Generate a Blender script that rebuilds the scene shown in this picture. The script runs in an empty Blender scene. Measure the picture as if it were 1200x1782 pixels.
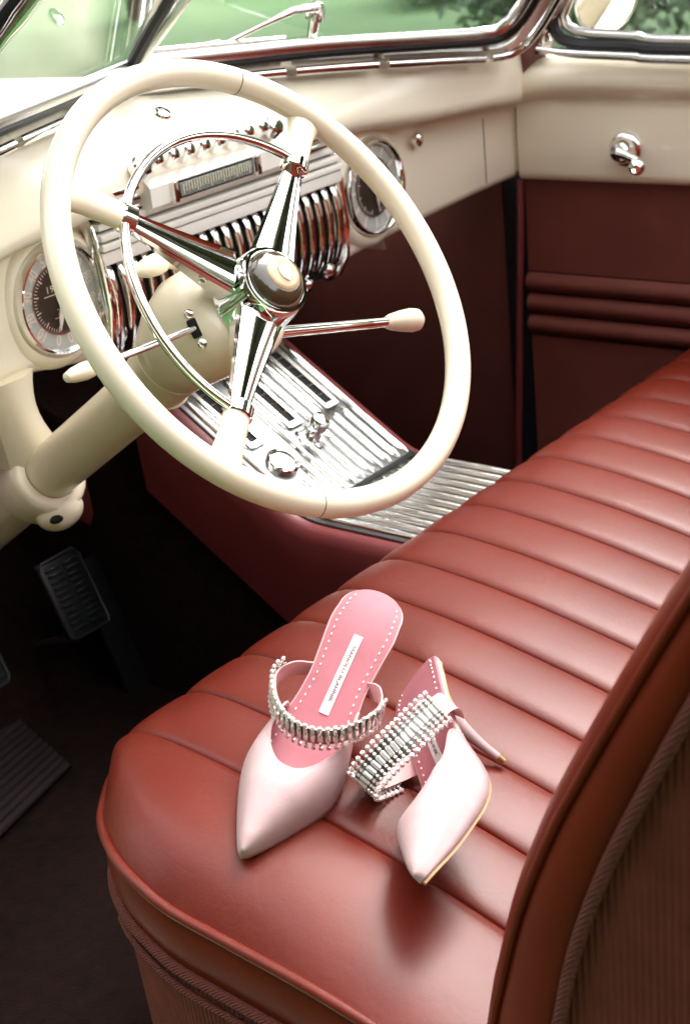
import bpy, bmesh, math, random
import numpy as np
from mathutils import Vector, Matrix

random.seed(7)
rng = np.random.default_rng(7)
PI = math.pi
C = bpy.context.scene.collection
scene = bpy.context.scene

# ------------------------------------------------------------------ camera
R_ = Vector((0.6022, -0.7925, -0.0976)); U_ = Vector((0.3758, 0.1731, 0.9104)); F_ = Vector((0.7046, 0.5847, -0.4026))
camd = bpy.data.cameras.new('camera'); cam = bpy.data.objects.new('camera', camd); C.objects.link(cam)
Fv = F_.normalized(); Rv = (R_ - Fv * R_.dot(Fv)).normalized(); Uv = Rv.cross(Fv)
M = Matrix((( Rv.x, Uv.x, -Fv.x, -0.6211), (Rv.y, Uv.y, -Fv.y, -0.8713), (Rv.z, Uv.z, -Fv.z, 0.6899), (0, 0, 0, 1)))
cam.matrix_world = M
camd.sensor_fit = 'VERTICAL'; camd.sensor_height = 24.0; camd.lens = 24.0 * 2600.44 / 1782.0
camd.clip_start = 0.05; camd.clip_end = 500
camd.dof.use_dof = True; camd.dof.focus_distance = 1.30; camd.dof.aperture_fstop = 6.3
scene.camera = cam

# ------------------------------------------------------------------ sky, sun, exposure
SUN_EL, SUN_AZ = math.radians(57), math.radians(72)      # azimuth from +Y towards +X
world = bpy.data.worlds.new('World'); scene.world = world; world.use_nodes = True
wn = world.node_tree; bg = wn.nodes['Background']
sky = wn.nodes.new('ShaderNodeTexSky'); sky.sky_type = 'NISHITA'; sky.sun_disc = False
sky.sun_elevation = SUN_EL; sky.sun_rotation = SUN_AZ
sky.air_density = 1.0; sky.dust_density = 4.0; sky.ozone_density = 1.0
hsv = wn.nodes.new('ShaderNodeHueSaturation'); hsv.inputs['Saturation'].default_value = 0.08
wn.links.new(sky.outputs['Color'], hsv.inputs['Color']); wn.links.new(hsv.outputs['Color'], bg.inputs['Color']); bg.inputs['Strength'].default_value = 0.15
sund = bpy.data.lights.new('sun', 'SUN'); sun = bpy.data.objects.new('sun', sund); C.objects.link(sun)
sund.energy = 0.7; sund.angle = math.radians(55); sund.color = (1.0, 0.90, 0.75)
sd = Vector((math.sin(SUN_AZ) * math.cos(SUN_EL), math.cos(SUN_AZ) * math.cos(SUN_EL), math.sin(SUN_EL)))
sun.rotation_euler = sd.to_track_quat('Z', 'Y').to_euler(); sun.location = (0, 0, 20)
scene.view_settings.view_transform = 'Standard'; scene.view_settings.look = 'None'
scene.view_settings.gamma = 1.0; scene.view_settings.use_curve_mapping = False
scene.view_settings.exposure = 2.95
cy = scene.cycles
cy.use_denoising = True; cy.max_bounces = 8; cy.transparent_max_bounces = 12; cy.glossy_bounces = 5
cy.sample_clamp_indirect = 6.0; cy.blur_glossy = 0.5

# ------------------------------------------------------------------ materials
def material(name, color, rough=0.5, metal=0.0, coat=0.0, spec=0.5, noise=None, bump=None, coat_rough=0.08, sheen=0.0):
    m = bpy.data.materials.new(name); m.use_nodes = True
    nt = m.node_tree; b = nt.nodes['Principled BSDF']
    b.inputs['Base Color'].default_value = (*color, 1); b.inputs['Roughness'].default_value = rough
    b.inputs['Metallic'].default_value = metal; b.inputs['Coat Weight'].default_value = coat
    b.inputs['Coat Roughness'].default_value = coat_rough; b.inputs['Specular IOR Level'].default_value = spec
    if sheen: b.inputs['Sheen Weight'].default_value = sheen
    tc = nt.nodes.new('ShaderNodeTexCoord')
    if noise:                                    # (scale, amount): mottled colour
        n = nt.nodes.new('ShaderNodeTexNoise'); n.inputs['Scale'].default_value = noise[0]; n.inputs['Detail'].default_value = 6
        nt.links.new(tc.outputs['Object'], n.inputs['Vector'])
        r = nt.nodes.new('ShaderNodeMapRange'); r.inputs['From Min'].default_value = 0.3; r.inputs['From Max'].default_value = 0.7
        r.inputs['To Min'].default_value = 1 - noise[1]; r.inputs['To Max'].default_value = 1 + noise[1]
        nt.links.new(n.outputs['Fac'], r.inputs['Value'])
        mx = nt.nodes.new('ShaderNodeVectorMath'); mx.operation = 'SCALE'; mx.inputs[0].default_value = color
        nt.links.new(r.outputs[0], mx.inputs['Scale']); nt.links.new(mx.outputs[0], b.inputs['Base Color'])
    if bump:                                     # list of (kind, scale, strength, distance)
        prev = None
        for kind, sc, st, dist in bump:
            if kind == 'voronoi':
                t = nt.nodes.new('ShaderNodeTexVoronoi'); t.inputs['Scale'].default_value = sc; out = t.outputs['Distance']
            elif kind == 'wave':
                t = nt.nodes.new('ShaderNodeTexWave'); t.inputs['Scale'].default_value = sc; t.inputs['Distortion'].default_value = 1.0
                t.bands_direction = 'DIAGONAL'; out = t.outputs['Fac']
            elif kind == 'crease':
                t = nt.nodes.new('ShaderNodeTexVoronoi'); t.feature = 'DISTANCE_TO_EDGE'; t.inputs['Scale'].default_value = sc
                wz = nt.nodes.new('ShaderNodeTexNoise'); wz.inputs['Scale'].default_value = sc * .8; wz.inputs['Detail'].default_value = 3
                vm_ = nt.nodes.new('ShaderNodeVectorMath'); vm_.operation = 'MULTIPLY_ADD'; vm_.inputs[1].default_value = (.09, .09, .09)
                nt.links.new(tc.outputs['Object'], wz.inputs[0]); nt.links.new(wz.outputs['Color'], vm_.inputs[0]); nt.links.new(tc.outputs['Object'], vm_.inputs[2])
                mr_ = nt.nodes.new('ShaderNodeMapRange'); mr_.inputs['From Max'].default_value = .05; nt.links.new(t.outputs['Distance'], mr_.inputs['Value']); out = mr_.outputs[0]
            elif kind == 'wavey':
                t = nt.nodes.new('ShaderNodeTexWave'); t.inputs['Scale'].default_value = sc; t.bands_direction = 'Y'; out = t.outputs['Fac']
            else:
                t = nt.nodes.new('ShaderNodeTexNoise'); t.inputs['Scale'].default_value = sc; t.inputs['Detail'].default_value = 5
                t.inputs['Distortion'].default_value = 0.6; out = t.outputs['Fac']
            nt.links.new(vm_.outputs[0] if kind == 'crease' else tc.outputs['Object'], t.inputs['Vector'])
            bp = nt.nodes.new('ShaderNodeBump'); bp.inputs['Strength'].default_value = st; bp.inputs['Distance'].default_value = dist
            nt.links.new(out, bp.inputs['Height'])
            if prev: nt.links.new(prev.outputs[0], bp.inputs['Normal'])
            prev = bp
        nt.links.new(prev.outputs[0], b.inputs['Normal'])
    return m

CREAM = material('cream_paint', (0.86, 0.785, 0.63), 0.32, coat=0.4, noise=(5, 0.03), bump=[('noise', 18, 0.06, 0.004)])
IVORY = material('ivory_plastic', (0.81, 0.71, 0.54), 0.32, coat=0.3, noise=(7, 0.09), bump=[('noise', 40, 0.08, 0.002), ('noise', 9, 0.05, 0.006)])
CHROME = material('chrome', (0.86, 0.86, 0.85), 0.06, metal=1.0, bump=[('noise', 25, 0.03, 0.002)])
BRUSHED = material('satin_chrome', (0.70, 0.70, 0.69), 0.27, metal=1.0, noise=(30, 0.06))
LEATHER = material('red_leather', (0.112, 0.0078, 0.0010), 0.50, spec=0.20, noise=(9, 0.12), coat=0.34, coat_rough=0.35,
                   bump=[('voronoi', 900, 0.12, 0.0006), ('noise', 16, 0.20, 0.006), ('crease', 21, 0.06, 0.0010), ('noise', 55, 0.22, 0.0025), ('noise', 140, 0.22, 0.0012)])
LEATHER_D = material('red_leather_side', (0.125, 0.0135, 0.0045), 0.45, spec=0.10, noise=(12, 0.12),
                     bump=[('voronoi', 800, 0.12, 0.0006), ('noise', 30, 0.15, 0.004)])
CLOTH = material('ribbed_cloth', (0.115, 0.029, 0.019), 0.85, spec=0.1, noise=(40, 0.15), bump=[('wavey', 66, 0.5, 0.002), ('noise', 300, 0.3, 0.001)])
CORD = material('woven_cord', (0.12, 0.030, 0.022), 0.75, spec=0.25, bump=[('wave', 160, 0.7, 0.002)])
VINYL = material('maroon_vinyl', (0.140, 0.032, 0.024), 0.62, spec=0.3, noise=(15, 0.1), bump=[('voronoi', 700, 0.2, 0.0006), ('noise', 8, 0.1, 0.01)])
VINYL_P = material('maroon_console_vinyl', (0.15, 0.022, 0.024), 0.45, spec=0.45, noise=(15, 0.1), bump=[('voronoi', 700, 0.2, 0.0006)])
MAROON = material('maroon_paint', (0.13, 0.022, 0.016), 0.3, coat=0.4, noise=(20, 0.08))
CARPET = material('black_maroon_carpet', (0.009, 0.0036, 0.003), 0.95, spec=0.1, noise=(60, 0.4), bump=[('noise', 220, 0.6, 0.004)])
BLACK = material('black_rubber', (0.012, 0.012, 0.013), 0.45, spec=0.4, noise=(30, 0.2))
PEDALM = material('pedal_rubber', (0.007, 0.009, 0.009), 0.35, spec=0.5, noise=(60, 0.2))
MATRUB = material('ribbed_floor_mat', (0.012, 0.006, 0.007), 0.7, spec=0.2, noise=(30, 0.2))
DARK = material('dark_recess', (0.008, 0.008, 0.008), 0.6, spec=0.2)  # near-black for seams and for painted shade in gaps, slots and holes
RADIOP = material('radio_silver_enamel', (0.80, 0.78, 0.72), 0.30, metal=0.0, coat=0.5, noise=(20, 0.04))
PLATE = material('plate_ground', (0.17, 0.175, 0.175), 0.32, metal=1.0, noise=(40, 0.08))
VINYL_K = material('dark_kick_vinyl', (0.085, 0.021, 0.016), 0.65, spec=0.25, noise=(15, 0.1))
SILVER = material('dial_silver', (0.50, 0.50, 0.49), 0.42, metal=0.1, noise=(60, 0.06))
BROWN = material('dial_brown', (0.030, 0.018, 0.012), 0.5, noise=(80, 0.2))
PRINT = material('dial_print', (0.80, 0.68, 0.62), 0.6)
PRINTY = material('odometer_print', (0.75, 0.68, 0.45), 0.6)
WHITEP = material('white_paint', (0.78, 0.76, 0.72), 0.4)
SATIN = material('pale_pink_satin', (0.47, 0.325, 0.328), 0.55, spec=0.2, sheen=0.04, noise=(60, 0.05), bump=[('noise', 18, 0.10, 0.004), ('noise', 600, 0.25, 0.0006)])
PINK = material('pink_insole_leather', (0.47, 0.17, 0.20), 0.6, spec=0.25, noise=(40, 0.06), bump=[('noise', 260, 0.12, 0.0008)])
PINKTRIM = material('pink_trim', (0.70, 0.40, 0.40), 0.5, spec=0.3)
TAN = material('tan_sole_leather', (0.48, 0.29, 0.15), 0.5, noise=(50, 0.08))
LABELM = material('white_label', (0.74, 0.70, 0.68), 0.55, noise=(90, 0.04))
INK = material('label_ink', (0.05, 0.05, 0.07), 0.6)
CRYSTAL = material('cut_crystal', (0.97, 0.95, 0.92), 0.06, metal=0.5, spec=0.9)
SETTING = material('crystal_setting', (0.22, 0.20, 0.18), 0.3, metal=0.9)
GOLD = material('gold_tip', (0.62, 0.42, 0.20), 0.25, metal=0.9)
BUTTON = material('horn_button_bronze', (0.045, 0.033, 0.018), 0.12, coat=1.0)
BEIGE = material('horn_button_beige', (0.55, 0.40, 0.24), 0.25, coat=0.6)

def glass_material(name, tint):
    m = bpy.data.materials.new(name); m.use_nodes = True; nt = m.node_tree; nt.nodes.remove(nt.nodes['Principled BSDF'])
    out = nt.nodes['Material Output']
    tr = nt.nodes.new('ShaderNodeBsdfTransparent'); tr.inputs[0].default_value = (*tint, 1)
    gl = nt.nodes.new('ShaderNodeBsdfGlossy'); gl.inputs['Roughness'].default_value = 0.02
    lw = nt.nodes.new('ShaderNodeLayerWeight'); lw.inputs['Blend'].default_value = 0.5
    p = nt.nodes.new('ShaderNodeMath'); p.operation = 'POWER'; p.inputs[1].default_value = 5.0
    q = nt.nodes.new('ShaderNodeMath'); q.operation = 'MULTIPLY_ADD'; q.inputs[1].default_value = 0.92; q.inputs[2].default_value = 0.05
    nt.links.new(lw.outputs['Facing'], p.inputs[0]); nt.links.new(p.outputs[0], q.inputs[0])
    mx = nt.nodes.new('ShaderNodeMixShader'); nt.links.new(q.outputs[0], mx.inputs[0])
    nt.links.new(tr.outputs[0], mx.inputs[1]); nt.links.new(gl.outputs[0], mx.inputs[2]); nt.links.new(mx.outputs[0], out.inputs['Surface'])
    return m
GLASS = glass_material('window_glass', (0.95, 0.97, 0.945))

def leaf_material(name, cols, trans=0.25, rough=0.5):
    m = bpy.data.materials.new(name); m.use_nodes = True; nt = m.node_tree; b = nt.nodes['Principled BSDF']
    g = nt.nodes.new('ShaderNodeNewGeometry'); cr = nt.nodes.new('ShaderNodeValToRGB')
    el = cr.color_ramp.elements
    while len(el) < len(cols): el.new(0.5)
    for i, c in enumerate(cols): el[i].position = i / (len(cols) - 1); el[i].color = (*c, 1)
    nt.links.new(g.outputs['Random Per Island'], cr.inputs[0]); nt.links.new(cr.outputs[0], b.inputs['Base Color'])
    b.inputs['Roughness'].default_value = rough
    t = nt.nodes.new('ShaderNodeBsdfTranslucent'); nt.links.new(cr.outputs[0], t.inputs[0])
    mx = nt.nodes.new('ShaderNodeMixShader'); mx.inputs[0].default_value = trans
    nt.links.new(b.outputs[0], mx.inputs[1]); nt.links.new(t.outputs[0], mx.inputs[2]); nt.links.new(mx.outputs[0], nt.nodes['Material Output'].inputs['Surface'])
    return m
LEAF = leaf_material('shrub_leaves', [(0.02, 0.06, 0.025), (0.06, 0.15, 0.06), (0.12, 0.20, 0.10), (0.30, 0.36, 0.34)])
WOODL = leaf_material('tree_leaves', [(0.07, 0.075, 0.03), (0.12, 0.12, 0.055), (0.17, 0.16, 0.085)])
HEADLINER = material('headliner_cloth', (0.22, 0.16, 0.105), 0.9, spec=0.1, noise=(30, 0.1))
BARK = material('bark', (0.10, 0.07, 0.05), 0.9, noise=(8, 0.3), bump=[('noise', 12, 0.8, 0.03)])

GRASS = bpy.data.materials.new('lawn_grass'); GRASS.use_nodes = True
nt = GRASS.node_tree; b = nt.nodes['Principled BSDF']; b.inputs['Roughness'].default_value = 0.9
tc = nt.nodes.new('ShaderNodeTexCoord'); n1 = nt.nodes.new('ShaderNodeTexNoise'); n1.inputs['Scale'].default_value = 0.6; n1.inputs['Detail'].default_value = 8
n2 = nt.nodes.new('ShaderNodeTexNoise'); n2.inputs['Scale'].default_value = 25; n2.inputs['Detail'].default_value = 6
cr = nt.nodes.new('ShaderNodeValToRGB'); cr.color_ramp.elements[0].position = 0.32; cr.color_ramp.elements[1].position = 0.7
cr.color_ramp.elements[0].color = (0.024, 0.085, 0.016, 1); cr.color_ramp.elements[1].color = (0.065, 0.150, 0.042, 1)
ad = nt.nodes.new('ShaderNodeMath'); ad.operation = 'MULTIPLY_ADD'; ad.inputs[1].default_value = 0.5
hf = nt.nodes.new('ShaderNodeMath'); hf.operation = 'MULTIPLY'; hf.inputs[1].default_value = 0.5
nt.links.new(tc.outputs['Object'], n1.inputs[0]); nt.links.new(tc.outputs['Object'], n2.inputs[0])
nt.links.new(n1.outputs['Fac'], hf.inputs[0]); nt.links.new(n2.outputs['Fac'], ad.inputs[0]); nt.links.new(hf.outputs[0], ad.inputs[2])
nt.links.new(ad.outputs[0], cr.inputs[0]); nt.links.new(cr.outputs[0], b.inputs['Base Color'])
bm_ = nt.nodes.new('ShaderNodeBump'); bm_.inputs['Strength'].default_value = 0.8; bm_.inputs['Distance'].default_value = 0.05
nt.links.new(n2.outputs['Fac'], bm_.inputs['Height']); nt.links.new(bm_.outputs[0], b.inputs['Normal'])

# ------------------------------------------------------------------ mesh helpers
class MB:
    """collects shapes into one mesh"""
    def __init__(s): s.v = []; s.f = []
    def add(s, vs, fs):
        o = len(s.v); s.v += [tuple(map(float, p)) for p in vs]; s.f += [tuple(i + o for i in f) for f in fs]; return s
    def box(s, c, size, bev=0.0, rot=None, seg=2):
        bm = bmesh.new(); bmesh.ops.create_cube(bm, size=1.0)
        for v in bm.verts: v.co = Vector((v.co.x * size[0], v.co.y * size[1], v.co.z * size[2]))
        if bev > 0: bmesh.ops.bevel(bm, geom=list(bm.edges), offset=bev, segments=seg, profile=0.6, affect='EDGES')
        R = rot if rot is not None else Matrix.Identity(3)
        bm.verts.index_update()
        s.add([R @ v.co + Vector(c) for v in bm.verts], [[v.index for v in f.verts] for f in bm.faces]); bm.free(); return s
    def grid(s, rows, close_u=False, close_v=False):
        nr = len(rows); nc = len(rows[0]); vs = [p for r in rows for p in r]; fs = []
        for i in range(nr if close_u else nr - 1):
            for j in range(nc if close_v else nc - 1):
                fs.append((i * nc + j, i * nc + (j + 1) % nc, ((i + 1) % nr) * nc + (j + 1) % nc, ((i + 1) % nr) * nc + j))
        return s.add(vs, fs)
    def loft(s, rings, cap=True):
        nc = len(rings[0]); o = len(s.v); s.grid(rings, close_v=True)
        if cap:
            s.f.append(tuple(o + j for j in range(nc))[::-1]); k = o + (len(rings) - 1) * nc; s.f.append(tuple(k + j for j in range(nc)))
        return s
    def tube(s, pts, r, n=10, closed=False, flat=None):
        P = [Vector(p) for p in pts]; N = len(P)
        rr = r if hasattr(r, '__len__') else [r] * N
        T = []
        for i in range(N):
            a = P[(i - 1) % N] if closed or i > 0 else P[i]; b_ = P[(i + 1) % N] if closed or i < N - 1 else P[i]
            T.append((b_ - a).normalized())
        ref = Vector((0, 0, 1)) if abs(T[0].z) < 0.9 else Vector((1, 0, 0))
        nrm = (ref - T[0] * ref.dot(T[0])).normalized(); rings = []
        for i in range(N):
            nrm = (nrm - T[i] * nrm.dot(T[i])).normalized(); bn = T[i].cross(nrm)
            fa, fb = flat if flat else (1, 1)
            rings.append([P[i] + (nrm * math.cos(2 * PI * k / n) * fa + bn * math.sin(2 * PI * k / n) * fb) * rr[i] for k in range(n)])
        if closed: s.grid(rings, close_u=True, close_v=True)
        else: s.loft(rings)
        return s
    def lathe(s, prof, origin, axis, n=32, a0=0.0, cap=True):
        A = Vector(axis).normalized(); ref = Vector((0, 0, 1)) if abs(A.z) < 0.9 else Vector((1, 0, 0))
        X = (ref - A * ref.dot(A)).normalized(); Y = A.cross(X); O = Vector(origin)
        rings = [[O + A * h + (X * math.cos(2 * PI * k / n) + Y * math.sin(2 * PI * k / n)) * max(r, 1e-5) for k in range(n)] for h, r in prof]
        return s.loft(rings, cap)
    def ball(s, c, r, sub=2, scale=(1, 1, 1), rot=None):
        bm = bmesh.new(); bmesh.ops.create_icosphere(bm, subdivisions=sub, radius=1.0); bm.verts.index_update()
        R = rot if rot is not None else Matrix.Identity(3)
        s.add([R @ Vector((v.co.x * r * scale[0], v.co.y * r * scale[1], v.co.z * r * scale[2])) + Vector(c) for v in bm.verts], [[v.index for v in f.verts] for f in bm.faces])
        bm.free(); return s
    def poly(s, pts): return s.add(pts, [tuple(range(len(pts)))])

ORG = {}
def props(o, label=None, category=None, group=None, kind=None):
    if label: o['label'] = label
    if category: o['category'] = category
    if group: o['group'] = group
    if kind: o['kind'] = kind
    return o
def add(name, mb, mat, parent=None, smooth=True, angle=38, label=None, kind=None, origin=None, solid=0.0, weld=True):
    V = np.array(mb.v); c = V.mean(0) if origin is None else np.array(origin, float)
    me = bpy.data.meshes.new(name); me.from_pydata((V - c).tolist(), [], mb.f)
    bm = bmesh.new(); bm.from_mesh(me)
    if weld: bmesh.ops.remove_doubles(bm, verts=bm.verts, dist=1e-6)
    if weld: bmesh.ops.recalc_face_normals(bm, faces=bm.faces)
    bm.to_mesh(me); bm.free()
    me.materials.append(mat)
    if smooth:
        me.polygons.foreach_set('use_smooth', [True] * len(me.polygons)); me.set_sharp_from_angle(angle=math.radians(angle))
    o = bpy.data.objects.new(name, me); C.objects.link(o)
    ORG[o.name] = c
    if parent is not None:
        o.parent = parent; o.location = c - ORG[parent.name]
    else: o.location = c
    if solid:
        md = o.modifiers.new('thickness', 'SOLIDIFY'); md.thickness = solid; md.offset = 0
    if label: o['label'] = label
    if kind: o['kind'] = kind
    return o
def clone(src, at, parent, rot=None):
    o = src.copy(); C.objects.link(o); at = np.array(at, float); ORG[o.name] = at
    o.parent = parent; o.location = at - ORG[parent.name]
    if rot is not None: o.rotation_euler = rot
    return o
def empty(name, loc, rot=None):
    o = bpy.data.objects.new(name, None); C.objects.link(o); o.location = loc; o.empty_display_size = 0.1
    if rot is not None: o.rotation_mode = 'QUATERNION'; o.rotation_quaternion = rot
    ORG[o.name] = np.array(loc, float) if rot is None else np.zeros(3)
    return o
def text_mb(mb, body, size, xf, extrude=0.0, spacing=1.0, bold=0.0):
    """flat lettering; xf maps centred (x, y, z) glyph coordinates to the place"""
    cu = bpy.data.curves.new('lettering', 'FONT'); cu.body = body; cu.size = size; cu.align_x = 'CENTER'; cu.align_y = 'CENTER'
    cu.extrude = extrude; cu.offset = size * bold; cu.space_character = spacing; cu.resolution_u = 2
    ob = bpy.data.objects.new('lettering', cu); C.objects.link(ob)
    me = bpy.data.meshes.new_from_object(ob)
    mb.add([xf(v.co.x, v.co.y, v.co.z) for v in me.vertices], [tuple(p.vertices) for p in me.polygons])
    bpy.data.objects.remove(ob); bpy.data.curves.remove(cu); bpy.data.meshes.remove(me)
def smooth_table(xs, ys, q, s=0.03):
    """piecewise table softened so that lofts have no kinks"""
    xs = np.array(xs); ys = np.array(ys); q = np.array(q); acc = np.zeros_like(q); wt = 0
    for d in np.linspace(-2, 2, 17):
        w = math.exp(-d * d); acc += w * np.interp(q + d * s * 0.5, xs, ys); wt += w
    return acc / wt
def spline(pts, n):
    P = np.array(pts, float); t = np.r_[0, np.cumsum(np.linalg.norm(np.diff(P, axis=0), axis=1))]; q = np.linspace(0, t[-1], n)
    Pm = np.vstack([2 * P[0] - P[1], P, 2 * P[-1] - P[-2]]); out = []
    for x in q:
        i = min(np.searchsorted(t, x, side='right') - 1, len(P) - 2); u = (x - t[i]) / (t[i + 1] - t[i])
        a, b_, c_, d_ = Pm[i], Pm[i + 1], Pm[i + 2], Pm[i + 3]
        out.append(0.5 * (2 * b_ + (c_ - a) * u + (2 * a - 5 * b_ + 4 * c_ - d_) * u * u + (3 * b_ - a - 3 * c_ + d_) * u ** 3))
    return out
V3 = lambda *a: Vector(a)

# ================================================================== THE SETTING
GZ = -0.78
lawn = MB().poly([(-120, -120, GZ), (120, -120, GZ), (120, 120, GZ), (-120, 120, GZ)])
add('lawn', lawn, GRASS, kind='structure', smooth=False)

def leaves(mb, centre, rad, n, size, power=0.5):
    c = np.array(centre, float); rad = np.array(rad, float)
    d = rng.normal(size=(n, 3)); d /= np.linalg.norm(d, axis=1)[:, None]
    p = c + d * rad * (rng.random((n, 1)) ** power)
    u = rng.normal(size=(n, 3)); u /= np.linalg.norm(u, axis=1)[:, None]
    w = np.cross(u, rng.normal(size=(n, 3))); w /= np.linalg.norm(w, axis=1)[:, None]
    s = size * (0.6 + 0.8 * rng.random((n, 1)))
    for a, uu, ww, ss in zip(p, u, w, s):
        mb.add([a - uu * ss, a + ww * ss * 0.45, a + uu * ss, a - ww * ss * 0.45], [(0, 1, 2, 3)])

# clipped shrubs outside the passenger window
def shrub(at, rad, n, label, size=0.05):
    e = empty('shrub', (at[0], at[1], GZ)); props(e, label, 'shrub', 'shrubs beyond the passenger window')
    mb = MB()
    for k in range(14):
        off = rng.normal(size=3) * np.array(rad) * 0.45
        leaves(mb, (at[0] + off[0], at[1] + off[1], GZ + rad[2] * 0.95 + off[2] * 0.6), np.array(rad) * (0.45 + 0.25 * rng.random()), n // 14, size)
    add('foliage', mb, LEAF, e, smooth=False, weld=False)
    st = MB()
    for k in range(6):
        a = rng.normal(size=2) * 0.15
        st.tube([(at[0] + a[0] * 0.3, at[1] + a[1] * 0.3, GZ - 0.02), (at[0] + a[0] * 1.5, at[1] + a[1] * 1.5, GZ + rad[2] * 0.9)], [0.02, 0.008], 6)
    add('stem', st, BARK, e)
shrub((9.0, 4.3, 0), (1.0, 0.9, 0.62), 9000, 'leafy blue-green shrub outside the passenger window, behind the round mirror')
shrub((9.6, 2.6, 0), (1.1, 1.1, 0.72), 9000, 'leafy blue-green shrub outside the passenger window, nearer the right edge')
shrub((13.6, 8.3, 0), (1.2, 1.0, 0.5), 6000, 'low green shrub on the lawn at the top right corner of the windshield', 0.06)

# wood round the lawn, far off
wood = MB()
for k in range(64):
    a = 2 * PI * k / 64 + rng.normal() * 0.03; r = 34 + rng.normal() * 4
    if abs(((a - math.radians(38) + PI) % (2 * PI)) - PI) < 0.0: continue
    h = (9 + 5 * rng.random()) * (.34 if -.9 < ((a + PI) % (2 * PI)) - PI < 1.9 else 1)
    cx, cy_ = r * math.cos(a), r * math.sin(a)
    for j in range(5):
        leaves(wood, (cx + rng.normal() * 1.5, cy_ + rng.normal() * 1.5, GZ + h * (0.25 + 0.17 * j)), (2.6, 2.6, 1.9), 130, 0.55, 0.4)
    wood.tube([(cx, cy_, GZ - 0.1), (cx, cy_, GZ + h * 0.6)], [0.3, 0.12], 6)
for k in range(26):                                # unseen tree added to block high sky from the near seat's reflections
    o_ = rng.normal(size=3) * np.array((1.7, 1.5, .8))
    leaves(wood, (4.2 + o_[0], 5.2 + o_[1], 9.2 + o_[2]), (1.5, 1.5, 1.0), 330, .24, .5)
wood.tube([(.6, 8.6, GZ - .1), (.9, 8.2, 4.5), (2.2, 6.8, 7.5), (4.2, 5.2, 9.4)], [.38, .28, .18, .05], 10)
for k in range(16):                                # unseen trees added on the driver side to block light from the left
    cx, cy_ = -4.3 + rng.normal() * .4, -11 + .9 * k; h = 5.6 + 1.5 * rng.random()
    for j in range(4):
        leaves(wood, (cx, cy_, GZ + h * (0.2 + 0.22 * j)), (1.35, 1.1, 1.4), 330, 0.22, 0.4)
    wood.tube([(cx, cy_, GZ - 0.1), (cx, cy_, GZ + h * 0.6)], [0.12, 0.05], 6)
for k in range(15):                                # unseen tall trees, crowns placed to shape the sky reflected in seat and chrome
    a = math.radians(-40 + 10.5 * k); r = 17 + rng.normal() * 1.0; cx, cy_ = r * math.cos(a), r * math.sin(a)
    for j in range(5):
        leaves(wood, (cx + rng.normal() * 1.2, cy_ + rng.normal() * 1.2, 7.6 + 1.3 * j), (2.4, 2.4, 1.6), 600, 0.42, 0.5)
    wood.tube([(cx, cy_, GZ - .1), (cx, cy_, 11)], [.30, .12], 8)
props(add('wood', wood, WOODL, smooth=False, weld=False), 'green wood standing round the lawn, with unseen trees added to block the sky', 'wood', kind='stuff')

# ================================================================== THE CAR
car = empty('car', (0.7, -0.2, GZ))
props(car, 'cream vintage convertible with red leather bench seat, chrome dashboard and ivory steering wheel', 'car')

# ---- shell: floor, toe board, kick panels, tunnel, hood, fender, sills
fl = MB().box((0.66, -0.30, -0.36), (1.36, 1.9, 0.04))
fl.add([(0.02, 0.60, -0.342), (1.32, 0.60, -0.342), (1.32, 0.84, -0.06), (0.02, 0.84, -0.06), (1.32, 0.86, 0.25), (0.02, 0.86, 0.25)], [(0, 1, 2, 3), (3, 2, 4, 5)])
add('floor', fl, CARPET, car)
fm = MB(); A0 = V3(0.455, 0.69, -0.334); A1 = V3(0.385, 0.455, -0.334); A2 = V3(0.10, 0.385, -0.334); A3 = V3(0.10, 0.66, -0.334)
rows = []
for i in range(97):
    u = i / 96; hgt = 0.0035 * (0.5 + 0.5 * math.cos(2 * PI * u * 16))
    a = A1.lerp(A0, u); b_ = A2.lerp(A3, u); rows.append([a + V3(0, 0, -0.004), a + V3(0, 0, hgt), b_ + V3(0, 0, hgt), b_ + V3(0, 0, -0.004)])
fm.grid(rows)
add('floor_mat', fm, MATRUB, car, angle=60, label='dark ribbed rubber mat on the driver floor')
tn = MB()
prof = [(-0.60, -0.12), (0.05, -0.12), (0.30, -0.09), (0.55, 0.02), (0.85, 0.12)]
tn.grid([[(0.592, y, -0.345), (0.60, y, z - 0.05), (0.62, y, z - 0.02), (0.82, y, z - 0.02), (0.845, y, z - 0.05), (0.86, y, -0.345)] for y, z in prof])
add('transmission_tunnel', tn, CARPET, car)
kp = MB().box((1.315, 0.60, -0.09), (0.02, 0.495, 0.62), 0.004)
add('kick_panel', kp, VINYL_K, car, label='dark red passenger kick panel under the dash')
kl = MB().box((0.035, 0.58, -0.07), (0.03, 0.56, 0.60), 0.004)
add('kick_panel', kl, VINYL, car, label='driver side kick panel')
bt = MB()                                          # lower body outside: sills, cowl sides, outer skins
bt.box((0.66, 0.30, -0.43), (1.62, 2.6, 0.10), 0.02)
bt.box((1.43, 0.70, -0.06), (0.16, 0.68, 0.66), 0.03)
bt.box((-0.06, 0.70, -0.06), (0.16, 0.68, 0.66), 0.03)
bt.box((0.69, 0.93, 0.0), (1.36, 0.04, 0.76), 0.01)
add('body', bt, CREAM, car)
hd = MB(); rows = []
for i in range(25):
    y = 0.60 + 1.27 * i / 24; wd = 0.43 - 0.12 * (i / 24) ** 1.5; zt = 0.445 - 0.05 * (i / 24) ** 2; row = []
    y0 = y
    for j in range(33):
        u = -1 + 2 * j / 32; yy = y0 - 0.15 * abs(u) * (1 - i / 24)
        row.append((0.70 + wd * u, yy, zt - 0.10 * abs(u) ** 2.6 - 0.20 * max(0, abs(u) - 0.86) / 0.14))
    rows.append(row)
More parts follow.
